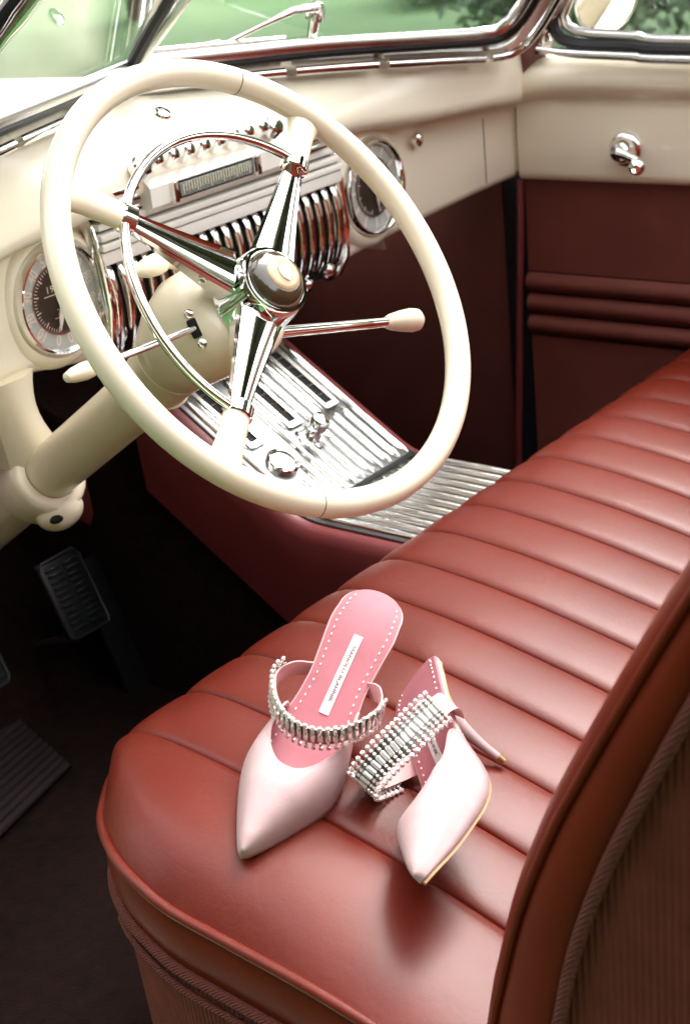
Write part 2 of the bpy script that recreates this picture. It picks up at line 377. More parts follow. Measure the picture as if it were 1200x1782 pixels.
hd.grid(rows)
add('hood', hd, CREAM, car, solid=0.004)
ft = MB().ball((1.46, 1.35, -0.10), 1.0, 3, (0.24, 0.62, 0.32)); add('fender', ft, CREAM, car)
ft = MB().ball((-0.08, 1.35, -0.10), 1.0, 3, (0.24, 0.62, 0.32)); add('fender', ft, CREAM, car)
wh = MB().lathe([(-0.09, 0.20), (-0.09, 0.33), (-0.06, 0.36), (0.06, 0.36), (0.09, 0.33), (0.09, 0.20)], (1.50, 1.35, GZ + 0.36), (1, 0, 0), 36)
w0 = add('wheel', wh, BLACK, car)
clone(w0, ORG[w0.name] + np.array([-1.62, 0, 0]), car)
clone(w0, ORG[w0.name] + np.array([0, -2.9, 0]), car)

# ---- open top: rear body sides and folded top behind the seat
rq = MB()
for x in (-.03, 1.36): rq.box((x, -1.28, .0), (.06, .96, .74), .02)
rq.box((.665, -1.80, .0), (1.45, .08, .74), .02)
add('rear_quarter', rq, CREAM, car)
ftp = MB()
for k in range(4): ftp.box((.665, -1.30 - .10 * k, .36 + .02 * math.sin(k * 2)), (1.30, .14, .10), .035)
add('folded_top', ftp, HEADLINER, car)
# ---- dashboard
xs = np.r_[np.linspace(0.10, 1.18, 46), np.linspace(1.195, 1.295, 12)]
T = dict(yf=([.1, .2, .37, .55, .95, 1.1, 1.22, 1.27, 1.296], [.30, .335, .372, .377, .377, .368, .338, .323, .314]),
         yl=([.1, .2, .37, .55, .70, .82, .95, 1.1, 1.22, 1.27, 1.296], [.24, .27, .325, .345, .345, .345, .340, .318, .285, .283, .296]),
         zl=([.1, .37, .55, .95, 1.1, 1.22, 1.27, 1.296], [.362, .366, .372, .371, .357, .355, .350, .346]),
         zb=([.1, .33, .45, .55, .82, .95, 1.1, 1.22, 1.296], [.216, .212, .192, .178, .178, .180, .193, .210, .221]),
         yw=([.1, .2, .37, .55, .70, .82, .95, 1.1, 1.22, 1.27, 1.296], [.26, .29, .343, .425, .480, .433, .384, .330, .285, .283, .304]),
         zw=([.1, .37, .55, .70, .82, .95, 1.1, 1.22, 1.27, 1.296], [.452, .457, .455, .452, .443, .433, .421, .412, .404, .392]))
S = {k: smooth_table(a, b_, xs, 0.03) for k, (a, b_) in T.items()}
rows = []
for i, x in enumerate(xs):
    yf, yl, zl, zb, yw, zw = (S[k][i] for k in ('yf', 'yl', 'zl', 'zb', 'yw', 'zw'))
    g = yf - yl
    r = [(yf + .16, zb + .03), (yf + .03, zb + .004), (yf + .012, zb), (yf + .004, zb + .004), (yf, zb + .014), (yf, zb + .5 * (zl - zb)), (yf, zl - .030),
         (yf - .03 * g, zl - .024), (yf - .25 * g, zl - .019), (yl + .14 * g, zl - .014), (yl + .02 * g, zl - .006), (yl, zl + .002), (yl + .02 * g, zl + .010)]
    y0, z0 = yl + .02 * g, zl + .010
    for t in (.12, .25, .4, .55, .7, .85, 1.0):
        bul = 0.010 * math.sin(PI * t) ** 0.8
        r.append((y0 + (yw - y0) * t ** 1.25 , z0 + (zw - z0) * t ** 0.9 + bul))
    r += [(yw + .01, zw + .0), (yw + .05, zw - .015)]
    rows.append([(x, y, z) for y, z in r])
dash = add('dashboard', MB().grid(rows), CREAM, car, angle=60, label='cream painted metal dashboard')
def yf_at(x): return float(np.interp(x, xs, S['yf']))
sm = MB().tube([(1.235, yf_at(1.235) - .0002, z) for z in np.linspace(.225, .318, 8)], 0.0007, 6)
add('panel_seam', sm, DARK, dash)
# knobs on dashboard
def knob(at, r, L, name='knob', axis=(0, -1, 0), mat=CHROME):
    return add(name, MB().lathe([(0, r * .55), (L * .25, r * .5), (L * .35, r * .9), (L * .6, r), (L * .85, r * .9), (L, r * .5), (L * 1.03, 0)], at, axis, 20), mat, dash)
knob((1.103, yf_at(1.103), .314), .010, .016)
knob((.495, yf_at(.49) - .002, .216), .012, .022)
knob((.885, .374, .183), .012, .020)
knob((.842, .374, .176), .009, .016)
add('cowl_button', MB().lathe([(0, .010), (.004, .011), (.007, .009), (.008, .005), (.0085, 0)], (.606, .352, .4385), (0, -.55, .85), 20), CHROME, dash)

# ---- instruments
def gauge(cx, cy_, cz, R, labels, size, needles, name, bars=False, inner=.60, lab=None):
    P = lambda x, z, d=0.0: (cx + x, cy_ - d, cz + z)
    n = 64
    g = add(name, MB().lathe([(0.006, 0.0), (0.006, R * .86), (0.002, R * .88), (0.002, R * .5)], (cx, cy_, cz), (0, -1, 0), n, cap=False), SILVER, car, label=lab)
    add('bezel', MB().lathe([(0.0, R * 1.02), (0.010, R * 1.0), (0.015, R * .965), (0.0155, R * .93), (0.012, R * .88), (0.004, R * .855)], (cx, cy_, cz), (0, -1, 0), n, cap=False), CHROME, g)
    add('pod', MB().lathe([(-0.006, R * 1.28), (0.001, R * 1.22), (0.007, R * 1.12), (0.008, R * 1.06), (0.004, R * 1.015)], (cx, cy_, cz), (0, -1, 0), n, cap=False), CREAM, g)
    add('dial_centre', MB().lathe([(0.0062, R * inner), (0.0070, R * inner), (0.0070, 0)], (cx, cy_, cz), (0, -1, 0), n), BROWN, g)
    add('dial_ring', MB().lathe([(0.0062, R * (inner + .05)), (0.0078, R * (inner + .04)), (0.0078, R * inner), (0.0062, R * inner)], (cx, cy_, cz), (0, -1, 0), n, cap=False), BRUSHED, g)
    nm = MB()
    for ang, txt in labels:                       # angle clockwise from 12 o'clock
        a = math.radians(ang); rr = R * (inner + .84) * .5; ca, sa = math.cos(a), math.sin(a)
        if bars:
            for k, w in enumerate(txt):
                off = (k - (len(txt) - 1) / 2) * size * .5
                pts = [(off - size * .12, -size * .6), (off + size * .12, -size * .6), (off + size * .16, size * .6), (off - size * .16, size * .6)]
                nm.poly([P(sa * (rr + v) + ca * u, ca * (rr + v) - sa * u, .0068) for u, v in pts])
        else:
            fl_ = -1 if 100 < ang < 260 else 1
            text_mb(nm, txt, size, lambda x, y, z: P(sa * (rr + y * 1.25) + ca * x * .95, ca * (rr + y * 1.25) - sa * x * .95, .0068), bold=.022)
    add('numerals', nm, PRINT, g, smooth=False, weld=False)
    tk = MB()
    for k in range(56):
        a = math.radians(195 + 330 * k / 55); L = .10 if k % 5 == 0 else .055; w = .010 if k % 5 == 0 else .006
        ca, sa = math.cos(a), math.sin(a); r0, r1 = R * (inner - .01 - L), R * (inner - .01)
        tk.poly([P(sa * r0 - ca * w * R, ca * r0 + sa * w * R, .0073), P(sa * r0 + ca * w * R, ca * r0 - sa * w * R, .0073), P(sa * r1 + ca * w * R, ca * r1 - sa * w * R, .0073), P(sa * r1 - ca * w * R, ca * r1 + sa * w * R, .0073)])
    add('scale_ticks', tk, PRINT, g, smooth=False, weld=False, kind='stuff')
    for ang, L, w in needles:
        a = math.radians(ang); ca, sa = math.cos(a), math.sin(a); pts = [(-w * .5, -.1 * R), (w * .5, -.1 * R), (w, L * .6), (0, L), (-w, L * .6)]
        mbn = MB(); mbn.poly([P(sa * v + ca * u, ca * v - sa * u, .0112) for u, v in pts]); mbn.poly([P(sa * v + ca * u, ca * v - sa * u, .0102) for u, v in pts][::-1])
        add('needle', mbn, PRINT, g, smooth=False)
    add('needle_hub', MB().lathe([(.007, R * .095), (.013, R * .09), (.015, R * .05), (.0155, 0)], (cx, cy_, cz), (0, -1, 0), 24), BRUSHED, g)
    add('gauge_glass', MB().lathe([(.0125, R * .88), (.0150, R * .55), (.0160, 0.0)], (cx, cy_, cz), (0, -1, 0), 40, cap=False), GLASS, g)
    return g, P
sp_labels = [(195 + 30 * k, str(10 * k)) for k in range(12)]
g, P = gauge(.4255, .372, .2775, .0625, sp_labels, .0148, [(196, .036, .0032)], 'speedometer', lab='round speedometer with silver ring and dark brown centre')
od = MB(); text_mb(od, '19784', .0105, lambda x, y, z: P(x * 1.1 - .003, y + .0125, .0074), spacing=1.1); text_mb(od, '788', .0095, lambda x, y, z: P(x * 1.1 + .001, y - .0145, .0074), spacing=1.15)
add('odometer_digits', od, PRINTY, g, smooth=False, weld=False)
ul = MB(); ul.poly([P(-.022, .0055, .0074), P(.018, .0055, .0074), P(.018, .0064, .0074), P(-.022, .0064, .0074)]); ul.poly([P(-.012, -.0205, .0074), P(.016, -.0205, .0074), P(.016, -.0196, .0074), P(-.012, -.0196, .0074)])
add('odometer_underline', ul, PRINT, g, smooth=False)
ck = [(30 * k, 'I' * (2 if k in (10, 11, 0) else 1)) for k in range(12)]
gauge(1.0035, .372, .2695, .0655, ck, .016, [(172, .030, .0025), (40, .040, .0018)], 'clock', bars=True, inner=.58, lab='round clock with silver ring and black centre at the passenger end of the dash')

# ---- radio and waterfall grille in the dash centre
gr = MB().box((.70, .372, .263), (.430, .008, .176), .003)
grille = add('speaker_grille', gr, DARK, car, label='waterfall grille of vertical chrome bars in the dash centre')
bar_prof = [(.372, .302), (.361, .299), (.353, .290), (.348, .272), (.346, .250), (.348, .225), (.354, .203), (.362, .188), (.374, .180)]
sp = spline([(0, y, z) for y, z in bar_prof], 20)
rows = []
for i, p in enumerate(sp):
    w = .0052 if 0 < i < 19 else .003
    rows.append([(p[0] - w, p[1] + .007, p[2]), (p[0] - w, p[1] + .002, p[2]), (p[0] - w * .55, p[1], p[2]), (p[0] + w * .55, p[1], p[2]), (p[0] + w, p[1] + .002, p[2]), (p[0] + w, p[1] + .007, p[2])])
b0 = None
for k in range(22):
    x = .494 + .0195 * k
    if b0 is None: b0 = add('grille_bar', MB().grid([[(q[0] + x, q[1], q[2]) for q in r] for r in rows]), CHROME, grille, origin=(x, .36, .25), angle=50)
    else: clone(b0, (x, .36, .25), grille)
for sx in (.482, .916):
    add('grille_frame', MB().tube([(sx, y + .002, z) for y, z in [(.372, .350), (.362, .338), (.355, .30), (.350, .25), (.356, .20), (.372, .174)]], .0085, 10, flat=(1, .8)), CHROME, grille)
tr = [(.352, .305, .010), (.349, .318, .0055), (.349, .329, .0055), (.351, .341, .0055)]
for y, z, h in tr:
    add('trim_strip', MB().box((.70, y + .012, z), (.436, .030, h * 1.45), .0018), RADIOP, grille)
rb = MB()
rb.loft([[(x, .385, .340), (x, .341, .342), (x, .336, .347), (x, .336, .3685), (x, .340, .372), (x, .372, .404), (x, .392, .404)] for x in (.556, .562, .808, .814)])
radio = add('radio', rb, RADIOP, car, label='chrome car radio with a row of push buttons above its dial')
add('dial_recess', MB().box((.664, .337, .3575), (.134, .006, .020), .0015), DARK, radio)
add('tuning_dial', MB().box((.664, .3345, .3575), (.126, .004, .0155), .0008), material('tuning_scale', (.20, .22, .20), .25, coat=.8, noise=(300, .4)), radio)
tm = MB()
for k in range(26):
    tm.box((.606 + .0046 * k, .3323, .3575 + (.002 if k % 5 else 0)), (.0008, .0006, .010 if k % 5 else .012))
add('tuning_marks', tm, PRINTY, radio, smooth=False, kind='stuff')
for sx in (.592, .737): add('dial_end_cap', MB().box((sx, .334, .3575), (.008, .008, .024), .002), CHROME, radio)
ax = V3(0, -.75, .66)
for k in range(8):
    x = .574 + .0262 * k
    add('push_button', MB().lathe([(0, .0075), (.012, .0075), (.017, .0088), (.022, .0088), (.025, .006), (.0255, 0)], (x, .352, .386), ax, 16), CHROME, radio)
for x in (.548, .778):
    add('tuning_knob', MB().lathe([(0, .006), (.012, .006), (.013, .0125), (.024, .0125), (.027, .010), (.028, 0)], (x, .352, .381), ax, 22), CHROME, radio)
for sx in (-1, 1):
    for k in range(3):
        add('side_flute', MB().box((.684 + sx * .170, .352, .352 + .011 * k), (.062, .024, .0065), .002), CHROME, radio)

# ---- steering column and wheel
al = .6026; N_ = V3(0, -math.cos(al), math.sin(al)); UU = V3(0, math.sin(al), math.cos(al)); XX = V3(1, 0, 0); WC = V3(.3638, -.0007, .3447)
W = lambda x, u, h=0.0: WC + XX * x + UU * u + N_ * h
colm = MB().lathe([(-.20, .034), (-.24, .0312), (-.30, .0305), (-.80, .0305)], WC, N_, 36)
column = add('steering_column', colm, IVORY, car, label='ivory steering column')
hs = MB().lathe([(-.043, .028), (-.045, .044), (-.052, .051), (-.07, .0545), (-.10, .0545), (-.13, .049), (-.158, .0415), (-.1585, .0405), (-.1600, .0405), (-.1605, .0412), (-.18, .037), (-.2, .0345), (-.215, .0335), (-.22, .030)], WC, N_, 48)
for i_, v_ in enumerate(hs.v):
    h_ = (Vector(v_) - WC).dot(N_); f_ = min(1, max(0, (-h_ - .04) / .05)) * min(1, max(0, (.22 + h_) / .08)); hs.v[i_] = tuple(Vector(v_) + (XX * -.010 + UU * .010) * f_)
add('shift_housing', hs, IVORY, column, angle=50)
# shift lever, right
p0, p1 = V3(.395, .058, .279), V3(.558, .020, .2465)
add('shift_lever', MB().tube([p0, p0.lerp(p1, .5), p1], [.0058, .0055, .005], 14), CHROME, column)
d = (p1 - p0).normalized()
add('shift_knob', MB().lathe([(-.006, .006), (0, .0085), (.014, .0110), (.028, .0125), (.036, .0115), (.041, .007), (.042, 0)], p1, d, 24), IVORY, column)
add('shift_boss', MB().lathe([(-.03, .012), (.0, .011), (.006, .008)], p0, d, 20), IVORY, column)
# turn signal lever, left
q0, q1 = V3(.3069, .0508, .3121), V3(.182, .050, .3160)
add('turn_signal_lever', MB().tube([q0, q0.lerp(q1, .5), q1], .0034, 10), CHROME, column)
d2 = (q1 - q0).normalized()
add('turn_signal_tip', MB().lathe([(-.002, .0042), (.004, .0075), (.012, .0080), (.024, .0065), (.032, .004), (.034, 0)], q1, d2, 20), IVORY, column)
sl_c, sl_a, sl_b = V3(.3069, .0508, .3121), V3(.3083, .0556, .3217), V3(.3078, .0463, .3013)
sl_d = (sl_a - sl_b).normalized(); sl_n = (V3(-.6, -.78, .1) - sl_d * V3(-.6, -.78, .1).dot(sl_d)).normalized(); Rs = Matrix((sl_n.cross(sl_d), sl_d, sl_n)).transposed().to_3x3()
add('lever_slot', MB().box(sl_c, (.009, .018, .006), .002, Rs), DARK, column)
for e_ in (sl_a, sl_b): add('slot_screw', MB().lathe([(-.002, .0042), (.002, .0042), (.003, .002), (.003, 0)], e_ + (e_ - sl_c) * .3, sl_n, 12), CHROME, column)
# teardrop switch on top of the housing
tb = W(-.030, .0775, -.088)
add('teardrop_switch', MB().lathe([(-.012, .006), (-.008, .0095), (0, .0105), (.012, .009), (.024, .005), (.030, .001), (.0305, 0)], tb, (-1, .1, -.05), 20), IVORY, column)
add('switch_stem', MB().tube([W(-.020, .078, -.088), W(.004, .076, -.09), W(.016, .055, -.09)], [.0065, .012, .022], 14), IVORY, column)
# column bracket under the dash
Rw = Matrix((XX, UU, N_)).transposed().to_3x3()
bk = MB()
bk.lathe([(-.486, .0315), (-.486, .0420), (-.480, .0455), (-.445, .0465), (-.439, .0440), (-.437, .0400), (-.437, .0315)], WC, N_, 40, cap=False)
bk.ball(W(-.002, -.040, -.459), .030, 3, (1.0, .72, .78), Rw)
rows = []
for t in np.linspace(0, 1, 9):
    x0 = .330 + .034 * t ** 1.5; z0 = .215 - .105 * t; y0 = .372 + .012 * t; w = .040 - .010 * math.sin(PI * t); dd = .016
    rows.append([(x0 - w, y0 - dd * .5, z0), (x0 - w * .4, y0 - dd * 1.3, z0), (x0 + w * .4, y0 - dd * 1.3, z0), (x0 + w, y0 - dd * .5, z0), (x0 + w, y0 + dd, z0), (x0 - w, y0 + dd, z0)])
bk.loft(rows)
brk = add('column_bracket', bk, IVORY, car, angle=50, label='ivory clamp bracket holding the steering column under the dash')
add('bolt_hole_shade', MB().ball(W(-.0205, -.0485, -.4450), .0085, 2, (1.25, .62, .55), Rw), DARK, brk)  # solid dark bead standing in for the shade inside the hole

rim = MB().tube([W(.2160 * math.cos(t), .2160 * math.sin(t)) for t in np.linspace(0, 2 * PI, 129)[:-1]], .0126, 20, closed=True)
wheel = add('steering_wheel', rim, IVORY, car, label='large ivory steering wheel with chrome spokes and horn ring', angle=80)
for a in (math.radians(-118), math.radians(62)):
    c = W(.2160 * math.cos(a), .2160 * math.sin(a)); tg = XX * -math.sin(a) + UU * math.cos(a)
    add('rim_seam', MB().lathe([(-.0004, .01262), (-.0004, .01275), (.0004, .01275), (.0004, .01262)], c, tg, 28, cap=False), DARK, wheel)
SPK = [math.radians(a) for a in (138, 40, 217)]
hr = MB(); HR = .1515
rings = []
for t in np.linspace(math.radians(39), math.radians(218), 90):
    c, s = math.cos(t), math.sin(t)
    rings.append([W(c * (HR + .0046 * math.cos(q_)), s * (HR + .0046 * math.cos(q_)), -.001 + .0046 * math.sin(q_)) for q_ in np.linspace(0, 2 * PI, 13)[:-1]])
hr.loft(rings)
add('horn_ring', hr, CHROME, wheel, angle=80)
for a in SPK:
    ca, sa = math.cos(a), math.sin(a)
    L = lambda r, t, h: W(ca * r - sa * t, sa * r + ca * t, h)
    rings = []
    for k in range(13):
        u = k / 12; r = .149 - .113 * u; w = .0098 + .0135 * u ** 1.2; dp = .010 + .026 * u ** 1.3; h0 = -.003 - .004 * math.sin(PI * u * .5)
        arc = [(t, -(abs(t) ** 2.2) * (.004 + .003 * u)) for t in np.linspace(-.80, .80, 11)]
        rings.append([L(r, -w, h0 - .0045), L(r, -w * .95, h0 - .0005), L(r, -w * .88, h0 - .0005)] + [L(r, w * t, h0 + .0012 + z_) for t, z_ in arc] + [L(r, w * .88, h0 - .0005), L(r, w * .95, h0 - .0005), L(r, w, h0 - .0045), L(r, w * .70, h0 - dp * .8), L(r, w * .35, h0 - dp), L(r, -w * .35, h0 - dp), L(r, -w * .70, h0 - dp * .8)])
    spk = add('spoke', MB().loft(rings), CHROME, wheel, angle=28)
    rings = []
    for k in range(9):
        u = k / 8; r = .146 + .068 * u; w = .0125 + .0015 * u + .010 * max(0, u - .55) ** 2 * 4; dp = .0105
        rings.append([L(r, w * math.cos(q), -.0045 + dp * math.sin(q) * (0.95)) for q in np.linspace(0, 2 * PI, 15)[:-1]])
    add('spoke_grip', MB().loft(rings), IVORY, wheel, angle=60)
    add('spoke_collar', MB().loft([[L(r, w * math.cos(q), -.0045 + d_ * math.sin(q)) for q in np.linspace(0, 2 * PI, 15)[:-1]] for r, w, d_ in [(.1415, .0115, .0105), (.143, .0138, .0120), (.154, .0142, .0122), (.1555, .0128, .0108)]]), CHROME, wheel)
hub = add('hub', MB().lathe([(-.060, .026), (-.058, .040), (-.050, .0415), (-.036, .0390), (-.020, .0370), (-.006, .0355), (.001, .0345), (.0035, .0330), (.0035, .0305), (.0, .0300)], WC, N_, 56), CHROME, wheel, angle=45)
add('horn_button', MB().lathe([(0, .0303), (.004, .0300), (.009, .0270), (.0125, .0225), (.0140, .0185), (.0143, .0178), (.0143, 0)], WC, N_, 48), BUTTON, wheel, angle=60)
hm = add('horn_medallion', MB().lathe([(.0142, .0176), (.0155, .0172), (.0168, .0120), (.0174, .005), (.0175, 0)], WC, N_, 40), BEIGE, wheel, angle=60)
cr_ = MB()                                         # pale crest on the medallion: shield with a notched top
sh = [(x * 1.45, y * 1.45) for x, y in [(-.0072, .0075), (-.0038, .0062), (0, .0088), (.0038, .0062), (.0072, .0075), (.0078, .0010), (.0058, -.0045), (0, -.0098), (-.0058, -.0045), (-.0078, .0010)]]
cr_.loft([[W(x * .62 + y * .1, y * .62, .0172) for x, y in sh], [W(x * .62 + y * .1, y * .62, .0184) for x, y in sh], [W(x * .45 + y * .1, y * .45, .0188) for x, y in sh]])
add('crest', cr_, WHITEP, wheel)

# ---- windshield
P0 = V3(.667, .49, .45)
def frame_of(side):
    e = V3(.52 * side, -.23, 0).normalized(); back = V3(e.y * side, -e.x * side, 0)
    if back.y > 0: back = -back
    up = V3(0, 0, 1) * math.cos(.806) + back * math.sin(.806); nn = up.cross(e) * side
    if nn.y > 0: nn = -nn                          # towards the cabin
    lift = 0.0
    return lambda a, b_, off=0.0: P0 + e * a + up * (b_ + lift * a) + nn * off
ws = add('windshield', MB().tube([(.6565, .456, .468), (.650, .408, .511), (.647, .362, .552), (.642, .268, .644)], .0075, 8), BLACK, car, label='split V windshield in chrome frames')
for side in (1, -1):
    Wd = frame_of(side)
    edge = [(.0192, .0519), (.1479, .041), (.2773, .03), (.4294, .0092), (.5263, -.0033), (.5581, -.0005), (.5727, .0245), (.5755, .0763), (.5668, .1659), (.552, .26), (.535, .34)] if side > 0 else \
           [(.012, .050), (.14, .0515), (.27, .0525), (.40, .055), (.50, .055), (.560, .058), (.585, .072), (.5905, .11), (.582, .18), (.567, .26), (.550, .34)]
    gl = MB(); ring = [Wd(a, b_, .0) for a, b_ in edge] + [Wd(.52, .38), Wd(.0, .38)]
    gl.poly(ring)
    add('windshield_pane', gl, GLASS, ws, smooth=False)
    pth = spline([Wd(a, b_ + .005, .004) for a, b_ in edge], 50)
    add('outer_moulding', MB().tube(pth, .0085, 10, flat=(1, .7)), BRUSHED, ws)
    pth = spline([Wd(a + .002 + .011 * max(0, a - .5) / .07, b_ - .0075, .008) for a, b_ in edge], 50)
    add('rubber_gasket', MB().tube(pth, .0058, 8), BLACK, ws)
    ge = [(.0143, .026), (.1798, .0145), (.3152, -.001), (.4693, -.0235), (.5628, -.038), (.5952, -.031), (.6089, -.0028), (.6133, .0556), (.6062, .1493), (.592, .24), (.575, .33)] if side > 0 else \
         [(.0143, .027), (.1798, .027), (.3152, .029), (.4693, .028), (.5628, .024), (.5952, .034), (.6089, .055), (.6133, .085), (.6062, .1493), (.592, .24), (.575, .33)]
    for k, (a0, a1) in enumerate([(0, 13), (14, 22), (23, 33), (34, 60)]):
        full = spline([Wd(a, b_ + .003, .020) for a, b_ in ge], 61)[a0:a1 + 1]
        add('garnish_strip', MB().tube(full, [.0058 + .002 * (i % 40 > 18 and k == 3) for i in range(len(full))], 10, flat=(1, .8)), CHROME, ws)
    add('cowl_seal', MB().grid([[Wd(a, b_ - .004, .006), Wd(a + (.012 if a > .5 else 0), b_ - .022, .012), Wd(a + (.02 if a > .5 else 0), b_ - .05, .008)] for a, b_ in edge]), BRUSHED, ws)
    # centre bar, one chrome face each side of the rubber
    add('centre_bar', MB().tube([Wd(.013 if side > 0 else .022, .040, .004), Wd(.024 if side > 0 else .026, .12, .004), Wd(.050 if side > 0 else .03, .38, .004)], .0095, 10, flat=(1.0, .7)), BRUSHED, ws)
    add('corner_clip', MB().box(Wd(.022, .043, .010), (.016, .010, .014), .003), CHROME, ws)
    add('header_rail', MB().tube([Wd(.0, .39, .0), Wd(.3, .39, 0), Wd(.54, .37, 0)], .016, 10), CREAM, ws)
    # wiper lying along the foot of each pane, outside the glass
    if side < 0: continue
    piv = Wd(.2726, .0591, -.026)
    wp = add('wiper', MB().tube([piv, Wd(.2628, .0779, -.020), Wd(.2321, .0813, -.017), Wd(.187, .0645, -.014), Wd(.1327, .0422, -.010)], [.006, .0062, .0045, .0028, .0024], 10), CHROME, car)
    add('wiper_pivot', MB().lathe([(-.045, .006), (-.01, .007), (-.008, .012), (.004, .012), (.012, .008), (.013, 0)], piv, V3(0, -.3, .9), 16), CHROME, wp)
    add('wiper_blade', MB().tube([Wd(.0376, .0587, -.006), Wd(.1266, .0506, -.006), Wd(.226, .041, -.006)], .0045, 8, flat=(1.3, .7)), BRUSHED, wp)
    add('wiper_clip', MB().box(Wd(.1327, .045, -.010), (.010, .010, .016), .002), CHROME, wp)

# ---- A-pillar on the passenger side
ap = MB(); rings = []
for y, z, x in [(.306, .386, 1.288), (.290, .408, 1.286), (.262, .445, 1.276), (.236, .480, 1.266), (.19, .545, 1.245), (.10, .70, 1.20)]:
    rings.append([(x - .012, y + .020, z), (x - .016, y + .005, z - .004), (x - .010, y - .018, z - .010), (x + .03, y - .02, z - .012), (x + .03, y + .03, z + .01)])
ap.loft(rings); add('windshield_pillar', ap, MAROON, car, label='dark red painted windshield pillar at the passenger side')
ap = MB(); ap.loft([[(1.40 - p[0], p[1], p[2]) for p in r] for r in rings]); add('windshield_pillar', ap, MAROON, car)

# ---- passenger door
DX = lambda y: 1.298 - .0334 * (y - .3)
ys = np.linspace(.309, -.75, 60)
prof = [(.060, .398), (.020, .399), (-.002, .396), (-.016, .388), (-.024, .374), (-.025, .360), (-.020, .349), (-.012, .342), (-.0085, .337), (-.010, .325), (-.0115, .28), (-.011, .232), (-.009, .224), (-.003, .2195), (.03, .219)]
rows = []
for i, y in enumerate(ys):
    dr = -.012 * max(0, (y - .20) / .11) ** 2 if y > .2 else 0
    rows.append([(DX(y) + a, y, z - .006 * (0.309 - y) * (z > .3) + (dr if z > .34 else 0)) for a, z in prof])
front = [(DX(.312) + a + .012, .3115, z + (-.012 if z > .34 else 0)) for a, z in prof]
door = add('door', MB().grid([front] + rows), CREAM, car, angle=50, label='passenger door with cream upper panel and dark red trim')
pm = MB(); pm.grid([[(DX(y) + .004, y, .2195), (DX(y) + .004, y, .150), (DX(y) + .003, y, .078)] for y in ys]); add('trim_panel', pm, VINYL, door)
zr = [.077, .044, .0105, -.023]
for k in range(3):
    rows = []
    for y in ys:
        r = []
        for t in np.linspace(0, 1, 11):
            r.append((DX(y) + .004 - .012 * math.sin(PI * t) ** .7, y, zr[k] - .0012 - (zr[k] - zr[k + 1] - .0024) * t))
        rows.append(r)
    add('padded_roll', MB().grid(rows), VINYL, door)
add('trim_backing', MB().grid([[(DX(y) + .008, y, .215), (DX(y) + .008, y, -.33)] for y in ys]), DARK, door)
pm = MB(); pm.grid([[(DX(y) + .003, y, -.0245), (DX(y) + .004, y, -.10), (DX(y) + .004, y, -.33)] for y in ys]); add('trim_panel', pm, VINYL, door)
add('edge_piping', MB().tube([(DX(.309) - .002, .313 + .030 * max(0, (.2 - z) / .45) , z) for z in np.linspace(.217, -.32, 12)], .0055, 8), VINYL_P, door)
sb = MB(); sb.box((DX(.3) + .030, .345, .03), (.04, .090, .76), .0); add('door_gap_shade', sb, DARK, door)  # black block standing in for the shade inside the gap
add('outer_skin', MB().box((1.44, -.22, -.02), (.10, 1.05, .80), .03), CREAM, door)
cb = V3(DX(.131) - .012, .134, .2695)
ck_ = add('window_crank', MB().lathe([(-.004, .026), (.004, .0255), (.008, .022), (.010, .019), (.020, .0165), (.026, .012), (.028, 0)], cb, (-1, 0, 0), 32), CHROME, car)
add('crank_arm', MB().tube([cb + V3(-.022, 0, 0), cb + V3(-.026, -.016, -.004), cb + V3(-.028, -.032, -.010)], [.009, .0065, .006], 12), CHROME, ck_)
add('crank_knob', MB().lathe([(0, .006), (.008, .0075), (.018, .0115), (.026, .011), (.031, .006), (.0315, 0)], cb + V3(-.028, -.034, -.011), (-.9, -.3, -.1), 20), CHROME, ck_)
# window frame: belt strip, rubber, inner chrome frame, glass
wx = 1.286
fr = [(wx, .024 - .6, .409), (wx, .024, .416), (wx, .116, .423), (wx, .187, .428), (wx, .211, .434), (wx, .224, .448), (wx, .216, .469), (wx, .190, .505), (wx, .10, .62)]
wfr = add('window_frame', MB().tube(spline(fr, 60), .0072, 10, flat=(1, .8)), BRUSHED, car, label='chrome window frame of the passenger door')
add('window_rubber', MB().tube(spline([(wx - .004, -.6, .397), (wx - .004, .02, .4045), (wx - .004, .12, .410), (wx - .004, .20, .414), (wx - .004, .230, .424), (wx - .004, .2385, .445), (wx - .004, .229, .470), (wx - .004, .2, .51), (wx - .004, .11, .63)], 60), .0085, 8), BLACK, wfr)
add('window_rubber', MB().tube(spline([(wx - .002, .270, .402), (wx - .002, .262, .425), (wx - .002, .248, .452), (wx - .002, .222, .49), (wx - .002, .14, .62)], 30), .0062, 8), BLACK, wfr)
add('belt_strip', MB().tube(spline([(wx - .010, -.6, .384), (wx - .010, .024, .3935), (wx - .010, .117, .3985), (wx - .010, .204, .4025), (wx - .010, .251, .4085), (wx - .010, .276, .414)], 50), [.0068] * 46 + [.006, .005, .004, .002], 10), BRUSHED, wfr)
add('pillar_moulding', MB().tube(spline([(wx - .004, .250, .4165), (wx - .004, .2525, .428), (wx - .004, .243, .448), (wx - .004, .226, .478), (wx - .004, .15, .60)], 30), .0078, 10), CHROME, wfr)
gp = MB().poly([(wx + .002, y, z) for _, y, z in fr] + [(wx + .002, .05, .68), (wx + .002, -.6, .70)])
add('window_glass', gp, GLASS, wfr, smooth=False)
